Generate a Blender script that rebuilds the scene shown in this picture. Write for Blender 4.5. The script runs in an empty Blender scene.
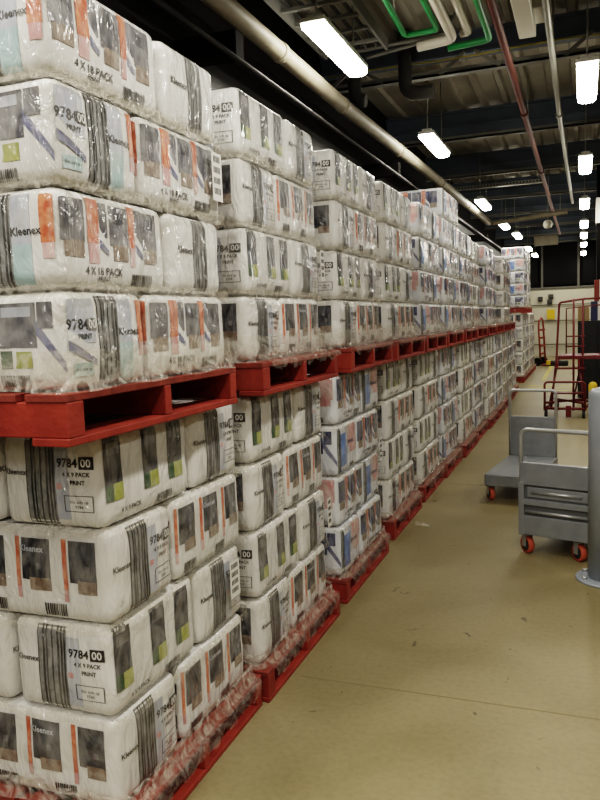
import bpy, bmesh, math, random
from mathutils import Vector, Matrix
rnd = random.Random(11)
C = bpy.context.scene.collection
PI = math.pi

# ------------------------------------------------------------------ materials
def mat(name, col, rough=.5, metal=0., coat=0., noise=None, bump=None, emit=None, spec=None):
    m = bpy.data.materials.new(name); m.use_nodes = True
    nt = m.node_tree; b = nt.nodes['Principled BSDF']
    b.inputs['Base Color'].default_value = (*col, 1); b.inputs['Roughness'].default_value = rough
    b.inputs['Metallic'].default_value = metal; b.inputs['Coat Weight'].default_value = coat
    b.inputs['Coat Roughness'].default_value = .1
    if spec is not None: b.inputs['Specular IOR Level'].default_value = spec
    if emit:
        b.inputs['Emission Color'].default_value = (*emit[0], 1); b.inputs['Emission Strength'].default_value = emit[1]
    geo = nt.nodes.new('ShaderNodeNewGeometry')
    if noise:                                            # (second colour, scale, low, high)
        n = nt.nodes.new('ShaderNodeTexNoise'); n.inputs['Scale'].default_value = noise[1]; n.inputs['Detail'].default_value = 6
        r = nt.nodes.new('ShaderNodeValToRGB')
        r.color_ramp.elements[0].color = (*col, 1); r.color_ramp.elements[1].color = (*noise[0], 1)
        r.color_ramp.elements[0].position = noise[2]; r.color_ramp.elements[1].position = noise[3]
        nt.links.new(geo.outputs['Position'], n.inputs['Vector'])
        nt.links.new(n.outputs['Fac'], r.inputs['Fac']); nt.links.new(r.outputs['Color'], b.inputs['Base Color'])
    if bump:                                             # (scale, strength)
        n2 = nt.nodes.new('ShaderNodeTexNoise'); n2.inputs['Scale'].default_value = bump[0]; n2.inputs['Detail'].default_value = 4
        bp = nt.nodes.new('ShaderNodeBump'); bp.inputs['Strength'].default_value = bump[1]; bp.inputs['Distance'].default_value = .01
        nt.links.new(geo.outputs['Position'], n2.inputs['Vector'])
        nt.links.new(n2.outputs['Fac'], bp.inputs['Height']); nt.links.new(bp.outputs['Normal'], b.inputs['Normal'])
    return m

def wrinkle_nodes(nt, strength, sc=1.):
    """crumpled clear plastic: stretched noise folds plus sharp crease lines"""
    geo = nt.nodes.new('ShaderNodeNewGeometry')
    mp = nt.nodes.new('ShaderNodeMapping'); mp.inputs['Scale'].default_value = (1, 1, .45); mp.inputs['Rotation'].default_value = (.35, .3, 0)
    nt.links.new(geo.outputs['Position'], mp.inputs['Vector'])
    n = nt.nodes.new('ShaderNodeTexNoise'); n.inputs['Scale'].default_value = 13 * sc; n.inputs['Detail'].default_value = 3; n.inputs['Distortion'].default_value = 1.6
    v = nt.nodes.new('ShaderNodeTexVoronoi'); v.feature = 'DISTANCE_TO_EDGE'; v.inputs['Scale'].default_value = 16 * sc
    nt.links.new(mp.outputs['Vector'], n.inputs['Vector']); nt.links.new(mp.outputs['Vector'], v.inputs['Vector'])
    s = nt.nodes.new('ShaderNodeMath'); s.operation = 'MULTIPLY'; s.inputs[1].default_value = .45
    nt.links.new(v.outputs['Distance'], s.inputs[0])
    a = nt.nodes.new('ShaderNodeMath'); a.operation = 'ADD'
    nt.links.new(n.outputs['Fac'], a.inputs[0]); nt.links.new(s.outputs[0], a.inputs[1])
    bp = nt.nodes.new('ShaderNodeBump'); bp.inputs['Strength'].default_value = strength; bp.inputs['Distance'].default_value = .045
    nt.links.new(a.outputs[0], bp.inputs['Height'])
    return bp

def plastic(name, col, col2=None, nscale=30):
    """printed polythene with a wrinkled clear coat"""
    m = mat(name, col, .42, 0, 1., spec=.35)
    nt = m.node_tree; b = nt.nodes['Principled BSDF']
    if col2:
        geo = nt.nodes.new('ShaderNodeNewGeometry')
        n = nt.nodes.new('ShaderNodeTexNoise'); n.inputs['Scale'].default_value = nscale; n.inputs['Detail'].default_value = 2
        r = nt.nodes.new('ShaderNodeValToRGB'); r.color_ramp.elements[0].position = .42; r.color_ramp.elements[1].position = .62
        r.color_ramp.elements[0].color = (*col, 1); r.color_ramp.elements[1].color = (*col2, 1)
        nt.links.new(geo.outputs['Position'], n.inputs['Vector']); nt.links.new(n.outputs['Fac'], r.inputs['Fac'])
        nt.links.new(r.outputs['Color'], b.inputs['Base Color'])
    # film milkiness and its glare painted into the print colour, in stretched patches
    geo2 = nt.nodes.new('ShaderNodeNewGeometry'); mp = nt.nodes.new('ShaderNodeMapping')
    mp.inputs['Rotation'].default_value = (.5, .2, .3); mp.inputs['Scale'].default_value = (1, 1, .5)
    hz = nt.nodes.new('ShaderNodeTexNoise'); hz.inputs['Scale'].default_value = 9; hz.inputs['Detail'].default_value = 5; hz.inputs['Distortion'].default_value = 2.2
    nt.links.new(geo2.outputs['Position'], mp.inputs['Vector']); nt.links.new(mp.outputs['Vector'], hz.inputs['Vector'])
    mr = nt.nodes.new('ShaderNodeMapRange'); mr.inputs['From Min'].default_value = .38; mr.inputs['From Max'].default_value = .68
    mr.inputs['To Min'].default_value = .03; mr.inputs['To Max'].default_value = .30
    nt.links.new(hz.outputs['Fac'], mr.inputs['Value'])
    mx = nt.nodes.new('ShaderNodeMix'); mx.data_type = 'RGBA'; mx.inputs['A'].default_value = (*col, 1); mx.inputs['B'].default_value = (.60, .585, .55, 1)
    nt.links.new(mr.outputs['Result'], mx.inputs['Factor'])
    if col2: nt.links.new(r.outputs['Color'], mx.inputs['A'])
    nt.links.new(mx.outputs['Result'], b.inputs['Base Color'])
    bp = wrinkle_nodes(nt, .8)
    bp2 = wrinkle_nodes(nt, .22)
    nt.links.new(bp.outputs['Normal'], b.inputs['Coat Normal'])
    nt.links.new(bp2.outputs['Normal'], b.inputs['Normal'])
    b.inputs['Coat Roughness'].default_value = .085
    return m

M = {}
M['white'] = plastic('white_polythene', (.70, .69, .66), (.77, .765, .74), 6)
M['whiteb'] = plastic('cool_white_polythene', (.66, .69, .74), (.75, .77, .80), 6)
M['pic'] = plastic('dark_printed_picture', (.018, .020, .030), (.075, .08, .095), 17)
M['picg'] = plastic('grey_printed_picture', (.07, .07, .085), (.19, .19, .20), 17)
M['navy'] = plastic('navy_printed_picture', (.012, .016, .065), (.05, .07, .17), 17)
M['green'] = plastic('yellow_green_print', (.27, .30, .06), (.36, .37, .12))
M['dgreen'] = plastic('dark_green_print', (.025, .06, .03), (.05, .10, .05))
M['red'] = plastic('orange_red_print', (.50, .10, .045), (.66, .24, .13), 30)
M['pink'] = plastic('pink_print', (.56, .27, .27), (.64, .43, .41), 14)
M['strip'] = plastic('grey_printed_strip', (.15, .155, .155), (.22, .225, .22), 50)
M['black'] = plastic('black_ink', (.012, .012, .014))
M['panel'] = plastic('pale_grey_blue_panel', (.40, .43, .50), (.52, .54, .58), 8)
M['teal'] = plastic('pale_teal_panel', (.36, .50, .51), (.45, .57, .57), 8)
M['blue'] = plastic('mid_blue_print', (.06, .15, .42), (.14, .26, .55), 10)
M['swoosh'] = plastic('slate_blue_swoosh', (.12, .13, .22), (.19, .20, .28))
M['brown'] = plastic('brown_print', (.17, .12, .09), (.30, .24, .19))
M['redpaint'] = mat('worn_red_paint', (.30, .042, .025), .6, noise=((.20, .024, .015), 9, .35, .7), bump=(40, .25))
M['redpaint2'] = mat('dusty_red_boards', (.25, .048, .032), .68, noise=((.17, .032, .022), 14, .35, .7), bump=(60, .3))
M['whitestencil'] = mat('faded_white_stencil', (.55, .36, .33), .7)
M['label'] = mat('white_paper_label', (.78, .77, .73), .5, 0, .5)
M['ink'] = mat('label_ink', (.03, .03, .03), .6)
M['galv'] = mat('grey_painted_steel', (.27, .285, .30), .42, .35, noise=((.22, .235, .25), 12, .35, .7))
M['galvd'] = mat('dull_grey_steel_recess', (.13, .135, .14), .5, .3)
M['tube'] = mat('bright_steel_tube', (.42, .43, .43), .32, .6)
M['orange'] = mat('orange_tyre', (.44, .095, .05), .6)
M['hub'] = mat('dark_caster_hub', (.035, .035, .035), .5)
M['bollard'] = mat('grey_bollard_paint', (.33, .36, .40), .4, .15, noise=((.28, .31, .35), 6, .35, .7))
M['redmetal'] = mat('red_enamelled_steel', (.13, .012, .012), .45)
M['blackm'] = mat('black_painted_metal', (.008, .008, .009), .5)
M['darkwall'] = mat('black_wall', (.006, .0055, .005), .9, spec=.1)
M['girder'] = mat('dark_girder_paint', (.014, .013, .012), .6)
M['flange'] = mat('grey_flange_paint', (.045, .043, .037), .7)
M['beam'] = mat('slate_blue_beam_paint', (.09, .112, .145), .55, noise=((.07, .088, .115), 4, .35, .7))
M['chord'] = mat('pale_grey_chord', (.19, .19, .175), .55)
M['pipe'] = mat('beige_pipe_lagging', (.27, .24, .175), .55, noise=((.21, .185, .135), 5, .4, .65))
M['pipejoint'] = mat('pipe_coupling', (.22, .195, .14), .5)
M['whitepipe'] = mat('cream_pipe', (.58, .54, .46), .45)
M['greenpipe'] = mat('green_pipe_paint', (.012, .20, .055), .42)
M['redpipe'] = mat('brown_red_pipe_paint', (.11, .032, .022), .6)
M['conduit'] = mat('grey_conduit', (.25, .245, .21), .42, .3)
M['yellowwire'] = mat('yellow_cable', (.36, .30, .03), .6)
M['cream'] = mat('cream_painted_wall', (.56, .53, .42), .7, noise=((.48, .45, .35), 1.2, .4, .7))
M['greywall'] = mat('grey_wall', (.30, .29, .26), .8)
M['window'] = mat('night_window_glass', (.004, .004, .004), .5, spec=.1)
M['mull'] = mat('window_frame_grey', (.10, .095, .08), .6)
M['yellow'] = mat('safety_yellow', (.62, .42, .02), .5)
M['ypaint'] = mat('worn_yellow_floor_paint', (.50, .40, .07), .6, noise=((.30, .26, .13), 7, .45, .62))
M['tan'] = mat('tan_cardboard', (.34, .24, .12), .7)
M['bluecard'] = mat('dark_blue_card', (.03, .04, .10), .6)
M['redcard'] = mat('dull_red_card', (.26, .05, .03), .6)
M['housing'] = mat('white_fixture_housing', (.62, .61, .57), .4)
M['lens'] = mat('glowing_lens', (.9, .88, .8), .4, emit=((1., .94, .82), 34))
M['unit'] = mat('cream_plastic_unit', (.52, .50, .42), .45)
M['whitecol'] = mat('white_steel_column', (.72, .70, .62), .5)

def film_material(name, top, bump):
    m = bpy.data.materials.new(name); m.use_nodes = True
    nt = m.node_tree; nt.nodes.clear()
    out = nt.nodes.new('ShaderNodeOutputMaterial'); mx = nt.nodes.new('ShaderNodeMixShader')
    tr = nt.nodes.new('ShaderNodeBsdfTransparent'); pb = nt.nodes.new('ShaderNodeBsdfPrincipled')
    tr.inputs['Color'].default_value = (.96, .95, .92, 1)
    pb.inputs['Base Color'].default_value = (.72, .68, .60, 1); pb.inputs['Roughness'].default_value = .16
    bp = wrinkle_nodes(nt, bump, .8); nt.links.new(bp.outputs['Normal'], pb.inputs['Normal'])
    geo = nt.nodes.new('ShaderNodeNewGeometry'); n = nt.nodes.new('ShaderNodeTexNoise')
    n.inputs['Scale'].default_value = 11; n.inputs['Detail'].default_value = 4; n.inputs['Distortion'].default_value = 3
    nt.links.new(geo.outputs['Position'], n.inputs['Vector'])
    r = nt.nodes.new('ShaderNodeMapRange'); r.inputs['From Min'].default_value = .4; r.inputs['From Max'].default_value = .65
    r.inputs['To Min'].default_value = .05; r.inputs['To Max'].default_value = top
    nt.links.new(n.outputs['Fac'], r.inputs['Value']); nt.links.new(r.outputs['Result'], mx.inputs['Fac'])
    nt.links.new(tr.outputs[0], mx.inputs[1]); nt.links.new(pb.outputs[0], mx.inputs[2]); nt.links.new(mx.outputs[0], out.inputs[0])
    return m
M['film'] = film_material('clear_stretch_film', .40, .45)
M['thinfilm'] = film_material('thin_loose_film', .22, .30)

def floor_material():
    m = mat('olive_concrete', (.25, .215, .115), .5)
    nt = m.node_tree; b = nt.nodes['Principled BSDF']
    geo = nt.nodes.new('ShaderNodeNewGeometry')
    def noise(s, d=8, dist=0.):
        n = nt.nodes.new('ShaderNodeTexNoise'); n.inputs['Scale'].default_value = s; n.inputs['Detail'].default_value = d; n.inputs['Distortion'].default_value = dist
        nt.links.new(geo.outputs['Position'], n.inputs['Vector']); return n
    a = noise(1.3, 9, .6); r = nt.nodes.new('ShaderNodeValToRGB')
    e = r.color_ramp.elements; e[0].position = .33; e[0].color = (.20, .165, .08, 1); e[1].position = .68; e[1].color = (.28, .236, .13, 1)
    nt.links.new(a.outputs['Fac'], r.inputs['Fac'])
    f = noise(38, 5); r2 = nt.nodes.new('ShaderNodeValToRGB'); e = r2.color_ramp.elements
    e[0].position = .3; e[0].color = (.86, .86, .86, 1); e[1].position = .6; e[1].color = (1, 1, 1, 1)
    nt.links.new(f.outputs['Fac'], r2.inputs['Fac'])
    g = noise(11, 3, 1.0); r3 = nt.nodes.new('ShaderNodeValToRGB'); e = r3.color_ramp.elements      # dark scuffs
    e[0].position = .25; e[0].color = (.35, .33, .30, 1); e[1].position = .30; e[1].color = (1, 1, 1, 1)
    nt.links.new(g.outputs['Fac'], r3.inputs['Fac'])
    def mul(x, y):
        k = nt.nodes.new('ShaderNodeMix'); k.data_type = 'RGBA'; k.blend_type = 'MULTIPLY'; k.inputs['Factor'].default_value = 1
        nt.links.new(x, k.inputs['A']); nt.links.new(y, k.inputs['B']); return k.outputs['Result']
    nt.links.new(mul(mul(r.outputs['Color'], r2.outputs['Color']), r3.outputs['Color']), b.inputs['Base Color'])
    rr = nt.nodes.new('ShaderNodeMapRange'); rr.inputs['To Min'].default_value = .38; rr.inputs['To Max'].default_value = .62
    nt.links.new(a.outputs['Fac'], rr.inputs['Value']); nt.links.new(rr.outputs['Result'], b.inputs['Roughness'])
    bp = nt.nodes.new('ShaderNodeBump'); bp.inputs['Strength'].default_value = .12; bp.inputs['Distance'].default_value = .01
    nt.links.new(f.outputs['Fac'], bp.inputs['Height']); nt.links.new(bp.outputs['Normal'], b.inputs['Normal'])
    return m
M['floor'] = floor_material()
M['deck'] = mat('corrugated_steel_deck', (.30, .28, .225), .5, .2, noise=((.22, .205, .16), 2.5, .35, .7))

# ------------------------------------------------------------------ mesh helpers
def bx(bm, lo, hi, mi=0, rot=None):
    """box from lo to hi; optional matrix"""
    vs = [bm.verts.new(Vector((x, y, z))) for x in (lo[0], hi[0]) for y in (lo[1], hi[1]) for z in (lo[2], hi[2])]
    if rot is not None:
        for v in vs: v.co = rot @ v.co
    for f in ((0, 1, 3, 2), (4, 6, 7, 5), (0, 4, 5, 1), (2, 3, 7, 6), (0, 2, 6, 4), (1, 5, 7, 3)):
        bm.faces.new([vs[i] for i in f]).material_index = mi

def tube(bm, pts, r, n=10, mi=0, cap=True):
    pts = [Vector(p) for p in pts]; rings = []; up0 = None
    for i, p in enumerate(pts):
        d = (pts[min(i + 1, len(pts) - 1)] - pts[max(i - 1, 0)]).normalized()
        if up0 is None:
            up0 = d.orthogonal().normalized()
        else:
            up0 = (up0 - d * up0.dot(d)).normalized()
        s = d.cross(up0)
        rr = r[i] if isinstance(r, (list, tuple)) else r
        rings.append([bm.verts.new(p + (up0 * math.cos(2 * PI * k / n) + s * math.sin(2 * PI * k / n)) * rr) for k in range(n)])
    for a, b in zip(rings, rings[1:]):
        for k in range(n):
            f = bm.faces.new((a[k], a[(k + 1) % n], b[(k + 1) % n], b[k])); f.material_index = mi; f.smooth = True
    if cap:
        for q in (rings[0][::-1], rings[-1]): bm.faces.new(q).material_index = mi

def arc(c, a, b, r, n=6):
    """quarter bend: from c+a*r to c+b*r (a, b unit vectors)"""
    c, a, b = Vector(c), Vector(a), Vector(b)
    return [c + (a * math.cos(t) + b * math.sin(t)) * r for t in [PI / 2 * i / n for i in range(n + 1)]]

def lathe(bm, prof, c=(0, 0), n=28, mi=0):
    rings = [[bm.verts.new((c[0] + r * math.cos(2 * PI * k / n), c[1] + r * math.sin(2 * PI * k / n), z)) for k in range(n)] for r, z in prof]
    for a, b in zip(rings, rings[1:]):
        for k in range(n):
            f = bm.faces.new((a[k], a[(k + 1) % n], b[(k + 1) % n], b[k])); f.material_index = mi; f.smooth = True
    bm.faces.new(rings[0][::-1]).material_index = mi; bm.faces.new(rings[-1]).material_index = mi

def obj(name, bm, mats, parent=None, bevel=0.):
    bmesh.ops.recalc_face_normals(bm, faces=bm.faces[:])
    me = bpy.data.meshes.new(name); bm.to_mesh(me); bm.free()
    for m in (mats if isinstance(mats, (list, tuple)) else [mats]): me.materials.append(m)
    o = bpy.data.objects.new(name, me); C.objects.link(o)
    if parent is not None: o.parent = parent
    if bevel:
        b = o.modifiers.new('bevel', 'BEVEL'); b.width = bevel; b.segments = 2; b.limit_method = 'ANGLE'
    return o

def thing(name, label, cat, loc=(0, 0, 0), rz=0., group=None):
    o = bpy.data.objects.new(name, None); C.objects.link(o); o.empty_display_size = .1
    o.location = loc; o.rotation_euler = (0, 0, rz)
    return tag(o, label, cat, group)
def tag(o, label, cat, group=None):
    o['label'] = label; o['category'] = cat
    if group: o['group'] = group
    return o
def struct(name, bm, m, parent=None, bevel=0.):
    o = obj(name, bm, m, parent, bevel)
    if parent is None: o['kind'] = 'structure'
    return o
def dup(root, loc=None, rz=None):
    r = root.copy(); C.objects.link(r)
    if loc is not None: r.location = loc
    if rz is not None: r.rotation_euler = (0, 0, rz)
    for ch in list(root.children):
        c = ch.copy(); C.objects.link(c); c.parent = r
        for g in list(ch.children):
            d = g.copy(); C.objects.link(d); d.parent = c
    return r
NB = bmesh.new

# ------------------------------------------------------------------ lettering
_tx = {}
def text_geo(s, bold=.02):
    if (s, bold) in _tx: return _tx[(s, bold)]
    cu = bpy.data.curves.new('lettering', 'FONT'); cu.body = s; cu.size = 1; cu.align_x = 'CENTER'; cu.align_y = 'CENTER'
    cu.offset = bold; cu.resolution_u = 2
    o = bpy.data.objects.new('lettering', cu); C.objects.link(o); bpy.context.view_layer.update()
    me = bpy.data.meshes.new_from_object(o, depsgraph=bpy.context.evaluated_depsgraph_get())
    g = ([tuple(v.co) for v in me.vertices], [tuple(p.vertices) for p in me.polygons])
    bpy.data.objects.remove(o); bpy.data.curves.remove(cu); bpy.data.meshes.remove(me)
    _tx[(s, bold)] = g
    return g

# ------------------------------------------------------------------ the shrink-wrapped paper-towel pack
AX, AY = .1905, .2665          # half sizes: short (x) and long (y) sides
def surf(p, dims, r, lumps):
    q = Vector([max(-(d - r), min(d - r, c)) for c, d in zip(p, dims)])
    n = (Vector(p) - q).normalized()
    P = q + n * r
    t = 1 - (p[2] / dims[2]) ** 2
    h = math.hypot(n.x, n.y)
    if abs(n.x) > abs(n.y): w, k = p[1] / dims[1], 3
    else: w, k = p[0] / dims[0], 2
    l = abs(math.cos(PI * k * (w * .5 + .5) + PI / 2)) if k == 3 else abs(math.sin(PI * k * (w * .5 + .5)))
    P += Vector((n.x, n.y, 0)) * h * t * (.004 * (1 - w * w) + .006 * (l - .9) + .6 * lumps(p))
    return P, n

FACES = {'+x': ((1, 0, 0), (0, 1, 0)), '-x': ((-1, 0, 0), (0, -1, 0)), '-y': ((0, -1, 0), (1, 0, 0)), '+y': ((0, 1, 0), (-1, 0, 0))}

def make_pack(variant, hz, seed):
    dims = Vector((AX, AY, hz / 2 - .003)); r = .036
    ra = random.Random(seed); ph = [ra.uniform(0, 6) for _ in range(4)]
    lumps = lambda p: .0022 * (math.sin(p[1] * 23 + ph[0] + p[2] * 9) + math.sin(p[0] * 27 + ph[1] - p[2] * 14) + math.sin(p[2] * 31 + ph[2] + p[1] * 6))
    names = ['white' if variant != 'navy' else 'whiteb', 'pic', 'picg', 'navy', 'green', 'dgreen', 'red', 'pink', 'strip', 'black', 'panel', 'teal', 'blue', 'swoosh', 'brown']
    mi = {n: i for i, n in enumerate(names)}; mi['white'] = 0
    bm = NB()
    # body
    def grid(axis, sg):
        u, v = [i for i in range(3) if i != axis]
        nu = (14, 18, 10)[u]; nv = (14, 18, 10)[v]
        g = []
        for i in range(nu + 1):
            row = []
            for j in range(nv + 1):
                p = [0, 0, 0]; p[axis] = sg * dims[axis]
                # denser near the rounded edges
                fu = math.sin((i / nu - .5) * PI) * .5 + (i / nu - .5); fv = math.sin((j / nv - .5) * PI) * .5 + (j / nv - .5)
                p[u] = fu * dims[u]; p[v] = fv * dims[v]
                row.append(bm.verts.new(surf(p, dims, r, lumps)[0]))
            g.append(row)
        for i in range(nu):
            for j in range(nv):
                f = bm.faces.new((g[i][j], g[i + 1][j], g[i + 1][j + 1], g[i][j + 1])); f.smooth = True
    for ax in range(3):
        for sg in (-1, 1): grid(ax, sg)
    bmesh.ops.remove_doubles(bm, verts=bm.verts[:], dist=.0004)
    bmesh.ops.recalc_face_normals(bm, faces=bm.faces[:])
    def sp(face, s, t, off):
        n, rt = FACES[face]
        p = [n[i] * dims[i] + rt[i] * s for i in range(3)]
        p[2] = t * dims[2]
        P, N = surf(p, dims, r, lumps)
        return P + N * off
    def quad(face, c, m, off=.0012, n=6, k=6):
        """c: four (s, t) corners, t in -1..1 of the height"""
        g = [[None] * (k + 1) for _ in range(n + 1)]
        for i in range(n + 1):
            for j in range(k + 1):
                a, b = i / n, j / k
                s = (c[0][0] * (1 - a) + c[1][0] * a) * (1 - b) + (c[3][0] * (1 - a) + c[2][0] * a) * b
                t = (c[0][1] * (1 - a) + c[1][1] * a) * (1 - b) + (c[3][1] * (1 - a) + c[2][1] * a) * b
                g[i][j] = bm.verts.new(sp(face, s, t, off))
        for i in range(n):
            for j in range(k):
                f = bm.faces.new((g[i][j], g[i + 1][j], g[i + 1][j + 1], g[i][j + 1])); f.material_index = mi[m]; f.smooth = True
    def rect(face, s0, s1, t0, t1, m, off=.0012, n=6, k=6):
        quad(face, ((s0, t0), (s1, t0), (s1, t1), (s0, t1)), m, off, n, k)
    def words(face, s, sc, tc, size, m='black', off=.0024, bold=.02):
        vs, fs = text_geo(s, bold)
        nv = [bm.verts.new(sp(face, sc + x * size, tc + y * size / dims[2], off)) for x, y, z in vs]
        for f in fs:
            try: bm.faces.new([nv[i] for i in f]).material_index = mi[m]
            except ValueError: pass
    def barcode(face, s0, s1, t0, t1, off=.0024):
        x = s0; q = random.Random(5)
        while x < s1 - .002:
            w = q.choice((.0025, .004, .0055)); rect(face, x, min(x + w, s1), t0, t1, 'black', off, 1, 2); x += w + q.choice((.002, .0035))
    def strip(face, s0, s1, dark=True):
        rect(face, s0, s1, -.99, .97, 'strip', .0012, 5, 10)
        x = s0; q = random.Random(3)
        while x < s1:
            w = q.choice((.003, .005, .007)); rect(face, x, min(x + w, s1), -.99, .97, 'black', .0022, 1, 10); x += w + q.choice((.006, .01, .016))
    def swoosh(face, s0, s1, t0, t1):
        quad(face, ((s0, t1 - .02), (s1, t0 - .10), (s1, t0 + .05), (s0, t1 + .2)), 'white', .0018, 6, 2)
        quad(face, ((s0, t1 - .24), (s1, t0 - .22), (s1, t0 - .10), (s0, t1 - .04)), 'swoosh', .002, 6, 2)
    if variant == 'green':
        # long side with three green-footed pictures
        for a, b in ((-.245, -.16), (-.045, .045), (.115, .205)):
            rect('+x', a, b, -.42, .86, 'pic'); rect('+x', a + .01, b - .012, .50, .76, 'picg', .002, 3, 3)
            rect('+x', a + .034, b, -.46, -.10, 'green', .002, 3, 3); rect('+x', a, a + .034, -.46, -.10, 'dgreen', .002, 2, 3)
        words('+x', '9784', -.215, .90, .035); words('+x', '4 X 9 PACK', -.12, -.72, .022); barcode('+x', .03, .13, -.92, -.68)
        # other long side: pictures divided by red bars
        for a, b in ((-.24, -.13), (-.06, .05), (.12, .22)):
            rect('-x', a, b, -.12, .78, 'pic'); rect('-x', a + .03, b, -.34, -.06, 'brown', .0018, 3, 3)
            rect('-x', a + .06, a + .078, .12, .26, 'picg', .002, 2, 2); rect('-x', a - .026, a - .008, -.30, .80, 'red', .0016, 2, 5); rect('-x', a - .026, a - .008, -.55, -.30, 'pink', .0016, 2, 3)
        words('-x', 'Kleenex', -.02, .55, .028, 'panel'); barcode('-x', -.22, -.13, -.88, -.60); barcode('-x', .02, .10, -.88, -.60)
        for f in ('-y', '+y'):
            words(f, 'Kleenex', -.128, .15, .026); strip(f, -.085, .025)
            rect(f, .025, .075, -.8, .72, 'panel', .001, 3, 5)
            words(f, '9784', .072, .38, .038); rect(f, .115, .166, .26, .52, 'black', .002, 3, 3); words(f, '00', .14, .385, .036, 'white', .0032)
            words(f, '4 X 9 PACK', .103, .15, .019); words(f, 'PRINT', .108, -.02, .019)
            rect(f, .03, .05, -.16, -.04, 'pink', .002, 2, 2)
            for q in ((.055, .16, -.30, -.285), (.055, .16, -.63, -.615), (.055, .058, -.63, -.285), (.157, .16, -.63, -.285)): rect(f, *q, 'black', .002, 2, 2)
            words(f, 'this side up', .108, -.42, .015, 'black', .0024, 0); words(f, '9784', .108, -.53, .015, 'black', .0024, 0)
    else:
        P2, sw = ('picg', 'teal') if variant == 'teal' else ('navy', 'blue')
        # long side: picture over green blocks, swoosh running to the corner
        for k in (-1, 1):
            o = k * .14
            rect('+x', o - .10, o + .03, -.10, .80, P2); rect('+x', o - .085, o + .015, .52, .72, 'panel', .0018, 3, 3)
            quad('+x', ((o + .03, .15), (o + .12, -.62), (o + .12, -.42), (o + .03, .45)), 'swoosh', .0016, 5, 2)
            rect('+x', o + .035, o + .085, .28, .80, P2, .0016, 3, 3)
            rect('+x', o - .095, o - .058, -.52, -.16, 'dgreen'); rect('+x', o - .05, o + .01, -.52, -.18, 'green')
            barcode('+x', o - .10, o + .0, -.93, -.66)
        # other long side: red bars, pictures, swooshes, lettering below
        for a, b in ((-.255, -.16), (-.045, .045), (.12, .205)):
            rect('-x', a, b, -.05, .80, P2 if variant == 'navy' else 'picg'); rect('-x', a + .012, b - .004, -.36, -.02, 'brown', .0016, 3, 3); rect('-x', a + .02, b - .02, .42, .66, 'pic', .0018, 3, 3)
        for a, b in ((-.148, -.09), (.05, .088)):
            rect('-x', a, b, -.04, .88, 'red', .0018, 2, 5); rect('-x', a + .004, b - .004, -.46, -.04, 'pink', .0016, 2, 3)
            rect('-x', b + .001, b + .036, .10, .82, P2, .0014, 2, 4); swoosh('-x', b + .001, b + .036, -.06, .12)
        words('-x', '4 X 18 PACK', -.08, -.62, .030); words('-x', 'PRINT', -.08, -.78, .020); barcode('-x', .06, .17, -.92, -.62)
        for f in ('-y', '+y'):
            if variant == 'teal' and f == '-y':
                words(f, 'Kleenex', -.09, .10, .032); strip(f, -.03, .06)
            elif variant == 'teal':
                rect(f, -.18, -.075, -.05, .86, 'panel', .001); swoosh(f, -.18, -.075, -.30, .05)
                words(f, '9784', -.145, .32, .040); rect(f, -.105, -.07, .20, .45, 'black', .002, 2, 2); words(f, '00', -.088, .32, .034, 'white', .0032)
                words(f, 'PRINT', -.12, .08, .02)
                strip(f, -.06, .04)
                rect(f, .04, .105, -.95, -.10, 'teal', .001); rect(f, .04, .105, -.10, .9, 'panel', .001)
                words(f, 'Kleenex', .088, .15, .030); rect(f, .135, .178, -.10, .85, 'red', .0014); rect(f, .138, .175, -.40, -.10, 'pink', .0014)
                rect(f, -.165, -.09, -.72, -.45, 'teal', .0012); words(f, 'this side up', -.128, -.58, .014, 'black', .0024, 0)
            else:
                rect(f, -.15, -.05, -.9, .9, 'blue', .001); strip(f, -.19, -.15)
                rect(f, .0, .165, .0, .92, 'pink', .001); rect(f, .02, .15, -.25, .0, 'pink', .001)
                words(f, 'Kleenex', .03, .22, .040, 'navy'); rect(f, -.05, -.0, -.25, .85, 'panel', .001)
                barcode(f, .02, .10, -.9, -.68)
    me = bpy.data.meshes.new('paper_towel_pack'); bm.to_mesh(me); bm.free()
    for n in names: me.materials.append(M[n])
    return me

LOWZ, UPZ, FRONTZ = .3045, .2875, .273
packs = {}
for v in ('green', 'teal', 'navy'):
    for hz in (LOWZ, UPZ) if v != 'teal' else (FRONTZ,):
        packs[(v, hz)] = [make_pack(v, hz, 7 + k) for k in range(2)]

# ------------------------------------------------------------------ red timber pallet (aisle edge at x=0, near end at y=0)
PW, PD, PH = 1.016, 1.19, .14
def make_pallet():
    root = thing('timber_pallet', '', 'pallet')
    for k, (y0, y1) in enumerate(((0., .07), (.488, .528), (.966, PW))):
        bm = NB(); bx(bm, (-PD, y0, .022), (0, y1, .118))
        s = obj('stringer', bm, M['redpaint'], root, .004)
        if k == 0:
            b2 = NB()
            for q, (w, z) in enumerate((('PRA', .088), ('TVL', .060))):
                vs, fs = text_geo(w)
                nv = [b2.verts.new((-.255 + x * .034, -.0012, z + y * .026)) for x, y, _ in vs]
                for f in fs: b2.faces.new([nv[i] for i in f])
            obj('stencil_lettering', b2, M['whitestencil'], s)
    bm = NB(); x = 0.
    for w, g in ((.135, .03), (.09, .05), (.09, .05), (.12, .05), (.09, .05), (.09, .05), (.09, .035), (.13, 0)):
        dz = rnd.uniform(-.002, .002); bx(bm, (-x - w, -.004, .118), (-x, PW + .004, .14 + min(0, dz))); x += w + g
    obj('top_deck', bm, M['redpaint2'], root, .003)
    bm = NB()
    for x0 in (0, .52, 1.07): bx(bm, (-x0 - .12, -.004, 0), (-x0, PW + .004, .022))
    obj('bottom_boards', bm, M['redpaint'], root, .003)
    return root
pallet0 = make_pallet(); pal_used = [False]

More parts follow.
